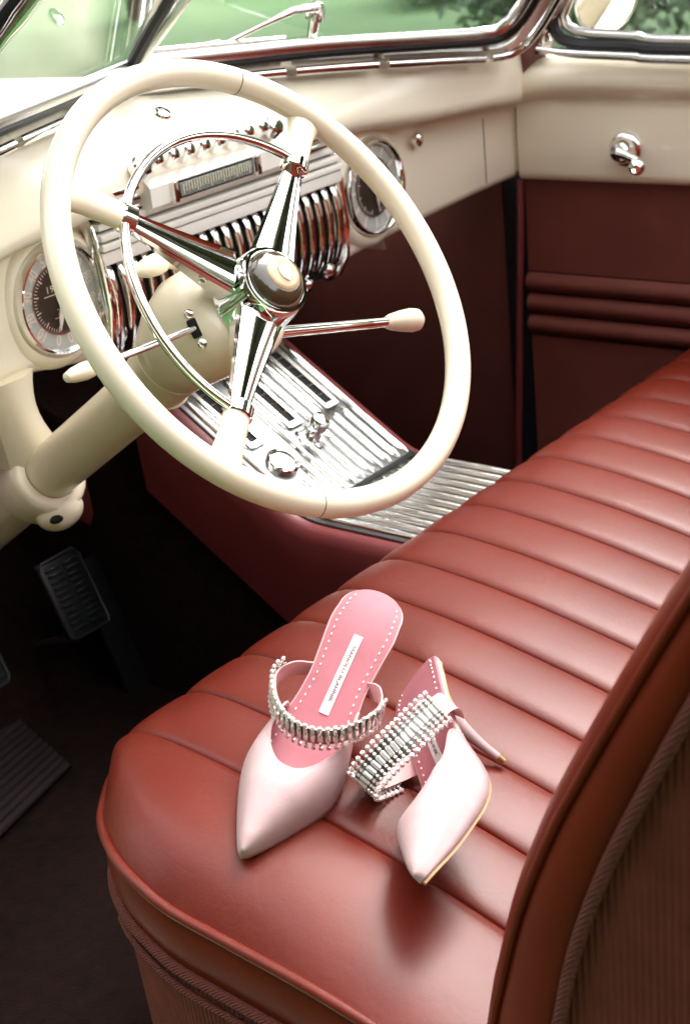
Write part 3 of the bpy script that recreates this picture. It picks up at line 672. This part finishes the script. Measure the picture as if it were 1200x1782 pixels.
# round mirror outside
mo = V3(1.42, .229, .455); mn = V3(-.62, -.74, -.26).normalized()
mr = add('side_mirror', MB().lathe([(-.030, .010), (-.024, .030), (-.012, .044), (-.002, .0485), (.002, .0485), (.003, .046), (.001, .0445), (.001, 0)], mo, mn, 40), BRUSHED, car, label='round chrome side mirror outside the passenger window')
add('mirror_face', MB().lathe([(.0015, .0445), (.0022, .044), (.0024, 0)], mo, mn, 40), CHROME, mr)
add('mirror_arm', MB().tube([mo - mn * .025, mo + V3(.01, .06, .06), mo + V3(-.06, .05, .16)], .006, 8), CHROME, mr)

# ---- console with chrome ribbed plate
SL = .58; cs, sn = math.cos(SL), math.sin(SL)
def path_pt(s):                                    # s = metres along the plate, 0 at the kink
    y, z, n = .2 - .03, -.0315, 60
    if s <= -.03: return (.2 + s, -.0315)
    for k in range(n):
        q = -.03 + (s + .03) * (k + .5) / n; t = min(1, (q + .03) / .075); a = SL * t * t * (3 - 2 * t); y += math.cos(a) * (s + .03) / n; z += math.sin(a) * (s + .03) / n
    return (y, z + .0)
ss = np.r_[np.linspace(-.26, -.03, 10), np.linspace(-.024, .06, 16), np.linspace(.075, .30, 14)]
pp = [path_pt(s) for s in ss]
nrm = []
for i in range(len(pp)):
    a = pp[max(0, i - 1)]; b_ = pp[min(len(pp) - 1, i + 1)]; t = np.array([b_[0] - a[0], b_[1] - a[1]]); t /= np.linalg.norm(t); nrm.append((-t[1], t[0]))
def CP(x, s, h=0.0):
    i = np.interp(s, ss, range(len(ss))); y = np.interp(s, ss, [p[0] for p in pp]); z = np.interp(s, ss, [p[1] for p in pp])
    ny = np.interp(s, ss, [n[0] for n in nrm]); nz = np.interp(s, ss, [n[1] for n in nrm]); return V3(x, y + ny * h, z + nz * h)
body = [[V3(.586, CP(0, s).y, CP(0, s).z - .16), V3(.580, CP(0, s).y, CP(0, s).z - .05), CP(.582, s, -.018), CP(.588, s, -.006), CP(.598, s, -.001), CP(.606, s, -.004), CP(.82, s, -.004), CP(.834, s, -.001), CP(.844, s, -.006), CP(.850, s, -.018), V3(.852, CP(0, s).y, CP(0, s).z - .05), V3(.850, CP(0, s).y, CP(0, s).z - .16)] for s in ss]
console = add('console', MB().loft(body), VINYL_P, car, angle=50, label='dark red console with ribbed chrome top plate')
plate = add('chrome_plate', MB().loft([[CP(.602, s, -.003), CP(.602, s, .001), CP(.604, s, .002), CP(.826, s, .002), CP(.828, s, .001), CP(.828, s, -.003)] for s in ss]), PLATE, console)
SEAM = .002
def rib(x, s0, s1, w=.0049, h=.0062, n=18):
    q = np.linspace(s0, s1, n); rows = []
    for i, s in enumerate(q):
        e = min(1, .3 + i * .7, .3 + (n - 1 - i) * .7) if n > 2 else 1
        rows.append([CP(x - w * e, s, .0015), CP(x - w * .9 * e, s, .0015 + h * .6 * e), CP(x - w * .4 * e, s, .0015 + h * e), CP(x + w * .4 * e, s, .0015 + h * e), CP(x + w * .9 * e, s, .0015 + h * .6 * e), CP(x + w * e, s, .0015)])
    add('plate_rib', MB().loft(rows), CHROME, console, angle=50)
nr = 12; xr = [.6125 + .0187 * k for k in range(nr)]
for k, x in enumerate(xr):
    rib(x, -.235, SEAM - .006)
    vent = k in (1, 2, 5, 6, 9, 10)
    top = .075 if (k in (2, 3)) else (.115 if vent else .28)
    if k in (1, 2): top = .052
    rib(x, SEAM + .006, top)
for xa, xb in ((1, 2), (5, 6), (9, 10)):
    xc = (xr[xa] + xr[xb]) / 2
    fr_ = MB()
    rows = []
    s0, s1 = .128, .235; hw = .0125
    add('vent_slot', MB().grid([[CP(xc - hw * .70, s, .0028), CP(xc + hw * .70, s, .0028)] for s in np.linspace(s0, s1, 6)]), DARK, console)
    v = MB()
    for sx in (-1, 1): v.loft([[CP(xc + sx * hw * .82 - .003, s, .002), CP(xc + sx * hw * .82 - .003, s, .006), CP(xc + sx * hw * .82 + .003, s, .006), CP(xc + sx * hw * .82 + .003, s, .002)] for s in np.linspace(s0 - .006, s1, 6)])
    for se in (s0 - .004, s1): v.loft([[CP(x_, se - .004, .002), CP(x_, se - .004, .0065), CP(x_, se + .004, .0065), CP(x_, se + .004, .002)] for x_ in (xc - hw * .9, xc + hw * .9)])
    vf = add('vent_frame', v, BRUSHED, console, smooth=False)
    for sx in np.linspace(s0 + .018, s1 - .014, 5):
        add('vent_divider', MB().loft([[CP(x_, sx - .0012, .0028), CP(x_, sx, .0042), CP(x_, sx + .0012, .0028)] for x_ in (xc - hw * .70, xc + hw * .70)]), BRUSHED, console)
    for sx in (-1, 1):
        rib(xc + sx * .0165, s0 - .006, .28, w=.0018, h=.004)
add('plate_seam', MB().grid([[CP(.610, SEAM - .004, .0035), CP(.610, SEAM + .004, .0035)], [CP(.822, SEAM - .004, .0035), CP(.822, SEAM + .004, .0035)]]), DARK, console)
en = (CP(.645, .087, 1) - CP(.645, .087, 0)).normalized()
emb = add('emblem', MB().lathe([(.002, .0215), (.009, .0215), (.011, .0195), (.010, .0170), (.0065, .0160), (.0065, 0)], CP(.645, .084), en, 40, cap=False), CHROME, console)
em = MB(); ec = CP(.645, .084, .0068); ex = V3(1, 0, 0); ey = en.cross(ex)
for k, pts in enumerate([[(-.012, .002), (-.004, .009), (.006, .009), (.002, .003), (-.006, .001)], [(-.012, -.003), (-.002, .001), (.011, .004), (.012, -.004), (.004, -.011), (-.006, -.010)]]):
    em.loft([[ec + ex * x + ey * y + en * h for x, y in pts] for h in (0, .0016)])
add('emblem_relief', em, BRUSHED, console, smooth=False)
kn = CP(.716, .094)
kb = add('console_knob', MB().lathe([(.002, .013), (.008, .011), (.012, .008), (.022, .0075), (.026, .012), (.036, .0135), (.042, .011), (.045, 0)], kn, en, 24), CHROME, console)
add('console_knob_base', MB().lathe([(.002, .018), (.005, .017), (.007, .013), (.007, 0)], kn, en, 24), BRUSHED, console)

# ---- things in the driver footwell
hd_ = add('heater_drum', MB().lathe([(-.06, .05), (-.055, .066), (.03, .070), (.055, .062), (.066, .045), (.07, 0)], (.665, .62, -.075), (-.5, -.85, .1), 36), VINYL_P, car, label='maroon round heater housing behind the steering column')
pv = MB()
for k in range(6): pv.ball((.628 + .009 * (k % 2), .560, -.055 - .012 * k), .0022, 1)
add('highlight_spot', pv, PRINTY, hd_, kind='stuff')  # pale beads built in as the drum's highlight spots
def pedal(cx, cy_, cz, w, h, lean, label):
    R = Matrix.Rotation(lean, 3, 'X')
    pd = add('pedal', MB().box((cx, cy_, cz), (w, .014, h), .0065, R, 3), PEDALM, car, label=label)
    for r in range(11):
        for s in (-1, 1):
            add('tread_bar', MB().box(V3(cx, cy_, cz) + R @ V3(s * w * .21, -.0082, -h * .38 + h * .076 * r), (w * .34, .004, h * .034), .001, R, 1), PEDALM, pd)
    add('pedal_rim', MB().tube([V3(cx, cy_, cz) + R @ V3(a * w * .5, -.006, b_ * h * .5) for a, b_ in [(-.85, -.97), (-.97, -.85), (-.97, .8), (-.8, .97), (.8, .97), (.97, .8), (.97, -.85), (.85, -.97)]], .003, 8, closed=True), BLACK, pd)
    add('pedal_arm', MB().tube([V3(cx, cy_ + .01, cz - .03), V3(cx - .005, cy_ + .02, cz - h * .6), V3(cx + .01, cy_ + .10, cz - h * .95), (cx + .02, cy_ + .16, cz - h)], .006, 10), BRUSHED, pd)
    return pd
pedal(.510, .548, -.168, .070, .112, -.42, 'black ribbed brake pedal')
pedal(.335, .548, -.168, .070, .112, -.42, 'black ribbed clutch pedal')
ac = MB(); ac.box((.574, .556, -.246), (.046, .012, .20), .005, Matrix.Rotation(-.30, 3, 'X') @ Matrix.Rotation(-.06, 3, 'Y'))
add('accelerator_pedal', ac, PEDALM, car, label='long black accelerator pedal')

# ================================================================== BENCH SEAT
TL = .196
cush_prof = [(-.62, -.150), (-.50, -.104), (-.40, -.068), (-.30, -.0375), (-.20, -.0150), (-.12, -.0005), (-.05, .0075), (-.015, .0085), (.012, .0035), (.032, -.0095), (.045, -.028), (.050, -.050), (.049, -.075), (.044, -.13)]
cp = np.array(spline([(0, y, z) for y, z in cush_prof], 64))[:, 1:]
ct = np.gradient(cp, axis=0); ct /= np.linalg.norm(ct, axis=1)[:, None]; cn = np.stack([-ct[:, 1], ct[:, 0]], 1); cn *= np.sign(cn[:, 1:2] + cn[:, 0:1] + 1e-9)
G0, PW = .1251, .0764
seat = add('bench_seat', MB().box((.66, -.30, -.215), (1.18, .62, .24), .03), CLOTH, car, label='red leather front bench seat with stitched pleats')
us = np.array([0, .012, .03, .06, .11, .18, .28, .40, .5, .60, .72, .82, .89, .94, .97, .988, 1.0])
def bulge(u): return .62 * (1 - np.abs(2 * u - 1) ** 9) ** .6 + .38 * (1 - np.abs(2 * u - 1) ** 2.2)
for k in range(16):
    x0 = G0 + PW * k; x1 = min(x0 + PW, 1.283); rows = []
    ph = rng.random() * 6
    for i, (y, z) in enumerate(cp):
        r = []
        for u in us:
            hgt = .0068 * bulge(u) * (1 + .04 * math.sin(17 * y + ph))
            if i > 58: hgt *= max(0, (63 - i) / 5)
            xx = x0 + (x1 - x0) * u + .0006 * math.sin(11 * y + k)
            r.append((xx, y + cn[i, 0] * (hgt - .006), z + cn[i, 1] * (hgt - .006)))
        rows.append(r)
    add('pleat', MB().grid(rows), LEATHER, seat, angle=80)
# near end of the cushion: plain panel rolling over to the piped side
outl = [(-.004, -.62, -.122), (-.003, -.45, -.089), (-.002, -.30, -.061), (.0, -.20, -.0525), (.001, -.14, -.0475), (.005, -.105, -.041), (.018, -.062, -.036), (.046, -.018, -.036), (.080, .012, -.038), (.112, .036, -.044), (G0 + .01, .048, -.050)]
ol = np.array(spline(outl, 64))
ti = int(np.argmin(np.abs(cp[:, 1] + .050) + (cp[:, 0] < 0)))
cpa = cp[:ti + 1]; q = np.linspace(0, 1, 64)
wq = q ** 0.72                                    # more stations near the front corner
A_ = np.stack([np.interp(wq, np.linspace(0, 1, len(cpa)), cpa[:, j]) for j in range(2)], 1)
O_ = np.stack([np.interp(wq, np.linspace(0, 1, 64), ol[:, j]) for j in range(3)], 1)
rows = []
for i in range(64):
    a = np.array([G0 + .0003, A_[i, 0], A_[i, 1] - .002]); o = O_[i]; r = []
    for j in range(25):
        u = j / 24
        f = u; pl = a + (o - a) * f
        fall = 1 - u ** (5.5 - 2.6 * (i / 63) ** 3)        # stays high, then rolls off
        z = o[2] + (a[2] - o[2]) * fall + .0035 * math.sin(PI * u) * (1 - (i / 63) ** 4)
        ex_ = .004 * math.sin(PI * min(1, u * 1.0)) 
        r.append((pl[0] - .004 * math.sin(PI * u) ** 2 * u * (1 - (i / 63) ** 3), pl[1], z - .004 * math.exp(-u * 28)))
    rows.append(r)
add('end_panel', MB().grid(rows), LEATHER, seat, angle=80, label='plain red leather panel at the driver end of the seat')
pip = [tuple(p + np.array([-.0015, 0, 0])) for p in ol]
add('piping', MB().tube(pip, .0046, 12), LEATHER, seat)
def band(off0, z0, off1, z1, bul, n=7):
    rows = []
    for p in ol:
        rr = []
        for t in np.linspace(0, 1, n):
            o = off0 + (off1 - off0) * t - bul * math.sin(PI * t)
            c_ = np.array([.66, -.30]); dv = p[:2] - np.array([.30, min(p[1], -.18)]); dv /= np.linalg.norm(dv)
            rr.append((p[0] - dv[0] * o, p[1] - dv[1] * o, p[2] + z0 + (z1 - z0) * t))
        rows.append(rr)
    return MB().grid(rows)
add('boxing_band', band(.002, -.003, .001, -.056, .004), LEATHER_D, seat, angle=80)
def offs(o, dz):
    out = []
    for p in ol:
        dv = p[:2] - np.array([.30, min(p[1], -.18)]); dv /= np.linalg.norm(dv); out.append((p[0] - dv[0] * o, p[1] - dv[1] * o, p[2] + dz))
    return out
add('cord_piping', MB().tube(offs(-.001, -.060), .0050, 10), CORD, seat)
add('side_cloth', band(.003, -.062, .010, -.245, .0, 5), CLOTH, seat)
add('cord_piping', MB().tube([(p[0] - .004 + .0, p[1], p[2]) for p in offs(.002, -.078)][6:52], .0034, 8), CORD, seat)
# front valance below the pleats
add('front_valance', MB().grid([[(x, .043, -.128), (x, .036, -.22), (x, .02, -.335)] for x in np.linspace(.12, 1.29, 8)]), LEATHER_D, seat)

# backrest
sil = [(-.385, -.33), (-.397, -.16), (-.421, -.019), (-.432, .030), (-.450, .096), (-.476, .164), (-.502, .219), (-.528, .271), (-.553, .319), (-.5705, .351), (-.609, .42), (-.655, .50), (-.672, .53)]
sl_ = np.array(spline([(0, y, z) for y, z in sil], 70))[:, 1:]
st_ = np.gradient(sl_, axis=0); st_ /= np.linalg.norm(st_, axis=1)[:, None]; sn_ = np.stack([-st_[:, 1], st_[:, 0]], 1)   # inwards, to the rear
DC = [float(np.interp(sl_[i, 1], [-.05, .36], [.064, .043])) for i in range(70)]
def SB(i, d, x): return (x, sl_[i, 0] + sn_[i, 0] * d, sl_[i, 1] + sn_[i, 1] * d)
back = add('backrest', MB().grid([[SB(i, .006, 1.285)] + [SB(i, d, x) for x, d in [(.60, -.004), (.06, -.002), (.030, -.0005), (.014, .002), (.004, .007), (-.001, .012), (-.003, .0165)]] + [SB(i, .03, .02), SB(i, .2, .03), SB(i, .2, 1.285)] for i in range(70)]), LEATHER_D, car, angle=60, label='red leather backrest of the bench seat with cloth side panel')
add('seam_piping', MB().tube([SB(i, .0150, -.0045) for i in range(70)], .0030, 8), LEATHER_D, back)
add('side_band', MB().grid([[SB(i, .0165, -.0030), SB(i, .024, -.0085), SB(i, DC[i] * .66, -.0105), SB(i, DC[i] - .008, -.0098), SB(i, DC[i] - .0025, -.0060)] for i in range(70)]), LEATHER_D, back, angle=70)
add('cord_piping', MB().tube([SB(i, DC[i], -.0085) for i in range(70)], .0046, 10), CORD, back)
add('side_cloth', MB().grid([[SB(i, DC[i] + .0015, -.0055), SB(i, .10, -.0062), SB(i, .15, -.0062), SB(i, .20, -.002), SB(i, .205, .03)] for i in range(70)]), CLOTH, back)

# ================================================================== SHOES
XL = [0, .03, .07, .10, .13, .16, .19, .21, .235]; ZL = [.006, .001, 0, .006, .025, .050, .073, .084, .09]
HX = [0, .004, .02, .04, .06, .08, .10, .12, .14, .16, .18, .20, .22, .230, .235]; HW = [.001, .0045, .0125, .0215, .0300, .037, .0365, .032, .0265, .0250, .0285, .0310, .0275, .018, .0]
zs_t = smooth_table(XL, ZL, np.linspace(0, .235, 120), .02); zs_x = np.linspace(0, .235, 120)
def sole_z(x): return float(np.interp(x, zs_x, zs_t))
hw_t = smooth_table(HX[:-2], HW[:-2], np.linspace(0, .22, 100), .012)
def half(x):
    if x > .212:
        t = (x - .212) / (.235 - .212); return .0293 * math.sqrt(max(0, 1 - t * t)) if t < 1 else 0
    if x < .012: return float(np.interp(x, [0, .0015, .005, .012], [.0002, .0026, .0050, .0085]))
    return float(np.interp(x, np.linspace(0, .22, 100), hw_t))
VH = lambda x: float(np.interp(x, [0, .01, .03, .05, .07, .09, .12], [.0065, .016, .029, .039, .045, .050, .048]))

def make_shoe(name, loc, w, k, label, group, strap_pts, sidepad, far=.068, wide=1.0):
    th = Vector(w).length; q = Matrix.Rotation(th, 3, Vector(w) / th).to_quaternion()
    sh = empty(name, loc, q); props(sh, label, 'shoe', group)
    K = lambda x, y, z: (x * k, y * k * (1 + (wide - 1) * min(1, max(0, (x - .13) / .05))), z * k)
    stn = np.r_[np.linspace(.0, .02, 7), np.linspace(.03, .205, 30), .21 + .0249 * np.sin(np.linspace(.0, PI / 2, 9))]
    # outsole, insole and pink edge
    def slab(z0, z1, f, inset=0.0):
        rows = []
        for x in stn:
            h = max(half(x) * f - inset, .0004); z = sole_z(x)
            rows.append([K(x, -h, z + z0), K(x, -h, z + z1), K(x, 0, z + z1), K(x, h, z + z1), K(x, h, z + z0), K(x, 0, z + z0)])
        return MB().loft(rows)
    add('outsole', slab(-.0015, .0015, 1.0), TAN, sh, angle=40)
    add('sole_edge', slab(.0012, .0048, 1.02), PINKTRIM, sh, angle=40)
    add('insole', slab(.004, .0057, .965), PINK, sh, angle=40)
    stch = MB()
    for x in np.arange(.030, .226, .0052):
        for s in (-1, 1):
            y = s * (half(x) * .965 - .0050)
            if half(x) > .012: stch.box(K(x, y, sole_z(x) + .0060), (.0022 * k, .0013 * k, .0010 * k), .0003, Matrix.Rotation(-math.atan2(sole_z(x + .002) - sole_z(x - .002), .004), 3, 'Y'), 1)
    add('stitching', stch, WHITEP, sh, kind='stuff')
    # vamp
    rows = []; edge = []
    nphi = 33
    for j in range(nphi):
        ph = PI * j / (nphi - 1); c, s = math.cos(ph), math.sin(ph)
        xe = .067 + (far if c > 0 else .079) * abs(c) ** 2.2; col = []
        for t in np.linspace(0, 1, 26):
            x = xe * t ** 1.15; h = half(x) * 1.03; zz = sole_z(x)
            col.append(K(x, h * (abs(c) ** .82) * (1 if c > 0 else -1), zz + .001 + VH(x) * max(0, s) ** .80 * (1 - .12 * (t ** 6))))
        rows.append(col); edge.append(col[-1])
    vm = add('vamp', MB().grid(rows), SATIN, sh, angle=80, solid=.0016 * k)
    inn = []
    for j in range(nphi):
        ph = PI * j / (nphi - 1); c, s = math.cos(ph), math.sin(ph); xe = .067 + (far if c > 0 else .079) * abs(c) ** 2.2; col = []
        for t in np.linspace(.45, .985, 14):
            x = xe * t ** 1.15; h = half(x) * .985; zz = sole_z(x)
            col.append(K(x, h * (abs(c) ** .82) * (1 if c > 0 else -1), zz + .001 + (VH(x) - .0016) * max(0, s) ** .80 * (1 - .12 * (t ** 6))))
        inn.append(col)
    add('vamp_lining', MB().grid(inn), PINK, sh, angle=80)
    add('throat_binding', MB().tube(edge, .0011 * k, 8), PINKTRIM, sh)
    # stiletto heel
    rings = []
    for t in np.linspace(0, 1, 14):
        zc = .083 * (1 - t) + .0015 * t; xc = .214 - .010 * t - .004 * math.sin(PI * t); rx = .0035 + .0165 * (1 - t) ** 2.6; ry = .0034 + .0190 * (1 - t) ** 2.4
        rings.append([K(xc + rx * math.cos(a), ry * math.sin(a), zc + .25 * (rx * math.cos(a)) * (1 - t)) for a in np.linspace(0, 2 * PI, 17)[:-1]])
    add('heel', MB().loft(rings), SATIN, sh, angle=60)
    add('heel_tip', MB().lathe([(-.002 * k, .0036 * k), (.004 * k, .0038 * k), (.0045 * k, .0030 * k)], K(.204, 0, .0), (0, 0, 1), 16), GOLD, sh)
    # size label on the insole
    def on_insole(x, y, h): 
        zz = sole_z(x); sl = (sole_z(x + .003) - sole_z(x - .003)) / .006; nz = 1 / math.sqrt(1 + sl * sl); return K(x - h * sl * nz, y, zz + .0057 + h * nz)
    rows = [[on_insole(x, -.0043, .0003), on_insole(x, -.0043, .0009), on_insole(x, .0043, .0009), on_insole(x, .0043, .0003)] for x in np.linspace(.138, .192, 12)]
    lb = add('label', MB().loft(rows), LABELM, sh, smooth=False)
    tx = MB(); text_mb(tx, 'MANOLO BLAHNIK', .0046, lambda x, y, z: on_insole(.165 - x * .95, -y * .95 - .0003, .0013))
    add('label_lettering', tx, INK, lb, smooth=False, weld=False)
    # crystal strap
    cv = spline(strap_pts, 80); cv = [Vector(p) for p in cv]
    Lc = np.r_[0, np.cumsum([(cv[i + 1] - cv[i]).length for i in range(79)])]
    def frame(l):
        i = float(np.interp(l, Lc, range(80))); i0 = int(min(78, i)); p = cv[i0].lerp(cv[i0 + 1], i - i0)
        t = (cv[min(79, i0 + 3)] - cv[max(0, i0 - 2)]).normalized(); wd = sidepad(l / Lc[-1]); wd = (wd - t * wd.dot(t)).normalized()
        out = t.cross(wd).normalized(); cen = Vector((.150, 0, .04))
        if out.dot(p - cen) < 0: out = -out
        return p, t, wd, out
    rows = []
    for l in np.linspace(0, Lc[-1], 60):
        p, t, wd, out = frame(l); hw = .0085
        rows.append([Vector(K(*(p + wd * a * hw + out * b_))) for a, b_ in [(-1, 0), (-1, .0012), (1, .0012), (1, 0)]])
    strap = add('strap', MB().loft(rows), PINKTRIM, sh, angle=40)
    l0, l1 = Lc[-1] * .135, Lc[-1] * .82
    rows = []
    for l in np.linspace(l0, l1, 50):
        p, t, wd, out = frame(l); rows.append([Vector(K(*(p + wd * a * .0095 + out * b_))) for a, b_ in [(-1, .0012), (-1, .0024), (1, .0024), (1, .0012)]])
    add('crystal_bed', MB().loft(rows), SETTING, strap)
    ncol = 27; proto = {}
    for c in range(ncol):
        p, t, wd, out = frame(l0 + (l1 - l0) * (c + .5) / ncol)
        Rm = Matrix((t, wd, out)).transposed().to_3x3()
        for kind, o_, rr in [('b', 0, 0), ('s', -.0062, .0016), ('s', .0062, .0016), ('s', -.0094, .0017), ('s', .0094, .0017), ('l', -.0133, .00225), ('l', .0133, .00225)]:
            at = Vector(K(*(p + wd * o_ + out * .0036)))
            if kind not in proto:
                mb = MB()
                if kind == 'b': mb.box((0, 0, 0), (.0040 * k, .0088 * k, .0028 * k), .0010 * k, None, 1)
                else: mb.ball((0, 0, 0), rr * k, 1, (1.05, 1.15, .9))
                ob = add('crystal', mb, CRYSTAL, strap, smooth=False, origin=(0, 0, 0)); proto[kind] = ob
                ob.location = np.array(at) - ORG[strap.name]; ob.rotation_euler = Rm.to_euler()
            else: clone(proto[kind], at, strap, (Rm @ Matrix.Rotation(rng.normal() * (.04 if kind == 'b' else .3), 3, 'Z')).to_euler())
    return sh
strapA = [(.168, .024, .050), (.158, .038, .052), (.143, .0435, .053), (.128, .040, .053), (.110, .028, .052), (.099, .010, .051), (.0985, -.010, .053), (.107, -.026, .057), (.120, -.037, .062), (.138, -.0425, .064), (.156, -.037, .061), (.167, -.025, .051)]
strapB = [(.168, .024, .050), (.150, .036, .060), (.128, .0405, .069), (.110, .036, .074), (.106, .022, .076), (.110, .006, .075), (.118, -.010, .072), (.130, -.024, .070), (.142, -.033, .067), (.153, -.0365, .064), (.162, -.033, .060), (.168, -.025, .052)]
make_shoe('high_heel_shoe', (.0417, -.1795, -.0135), (.3406, -.0421, .2579), 1.062,
          'pale pink high heel standing upright on the seat with its white label showing', 'pink high heel shoes', strapA, lambda u: Vector((-.25, 0, 1)), .068, .90)
make_shoe('high_heel_shoe', (.0669, -.3421, .0095), (-.9434, -.0068, .3753), 1.0772,
          'pale pink high heel lying on its side on the seat, nearer the backrest', 'pink high heel shoes', strapB, lambda u: Vector((.15, 0, 1)), .045)
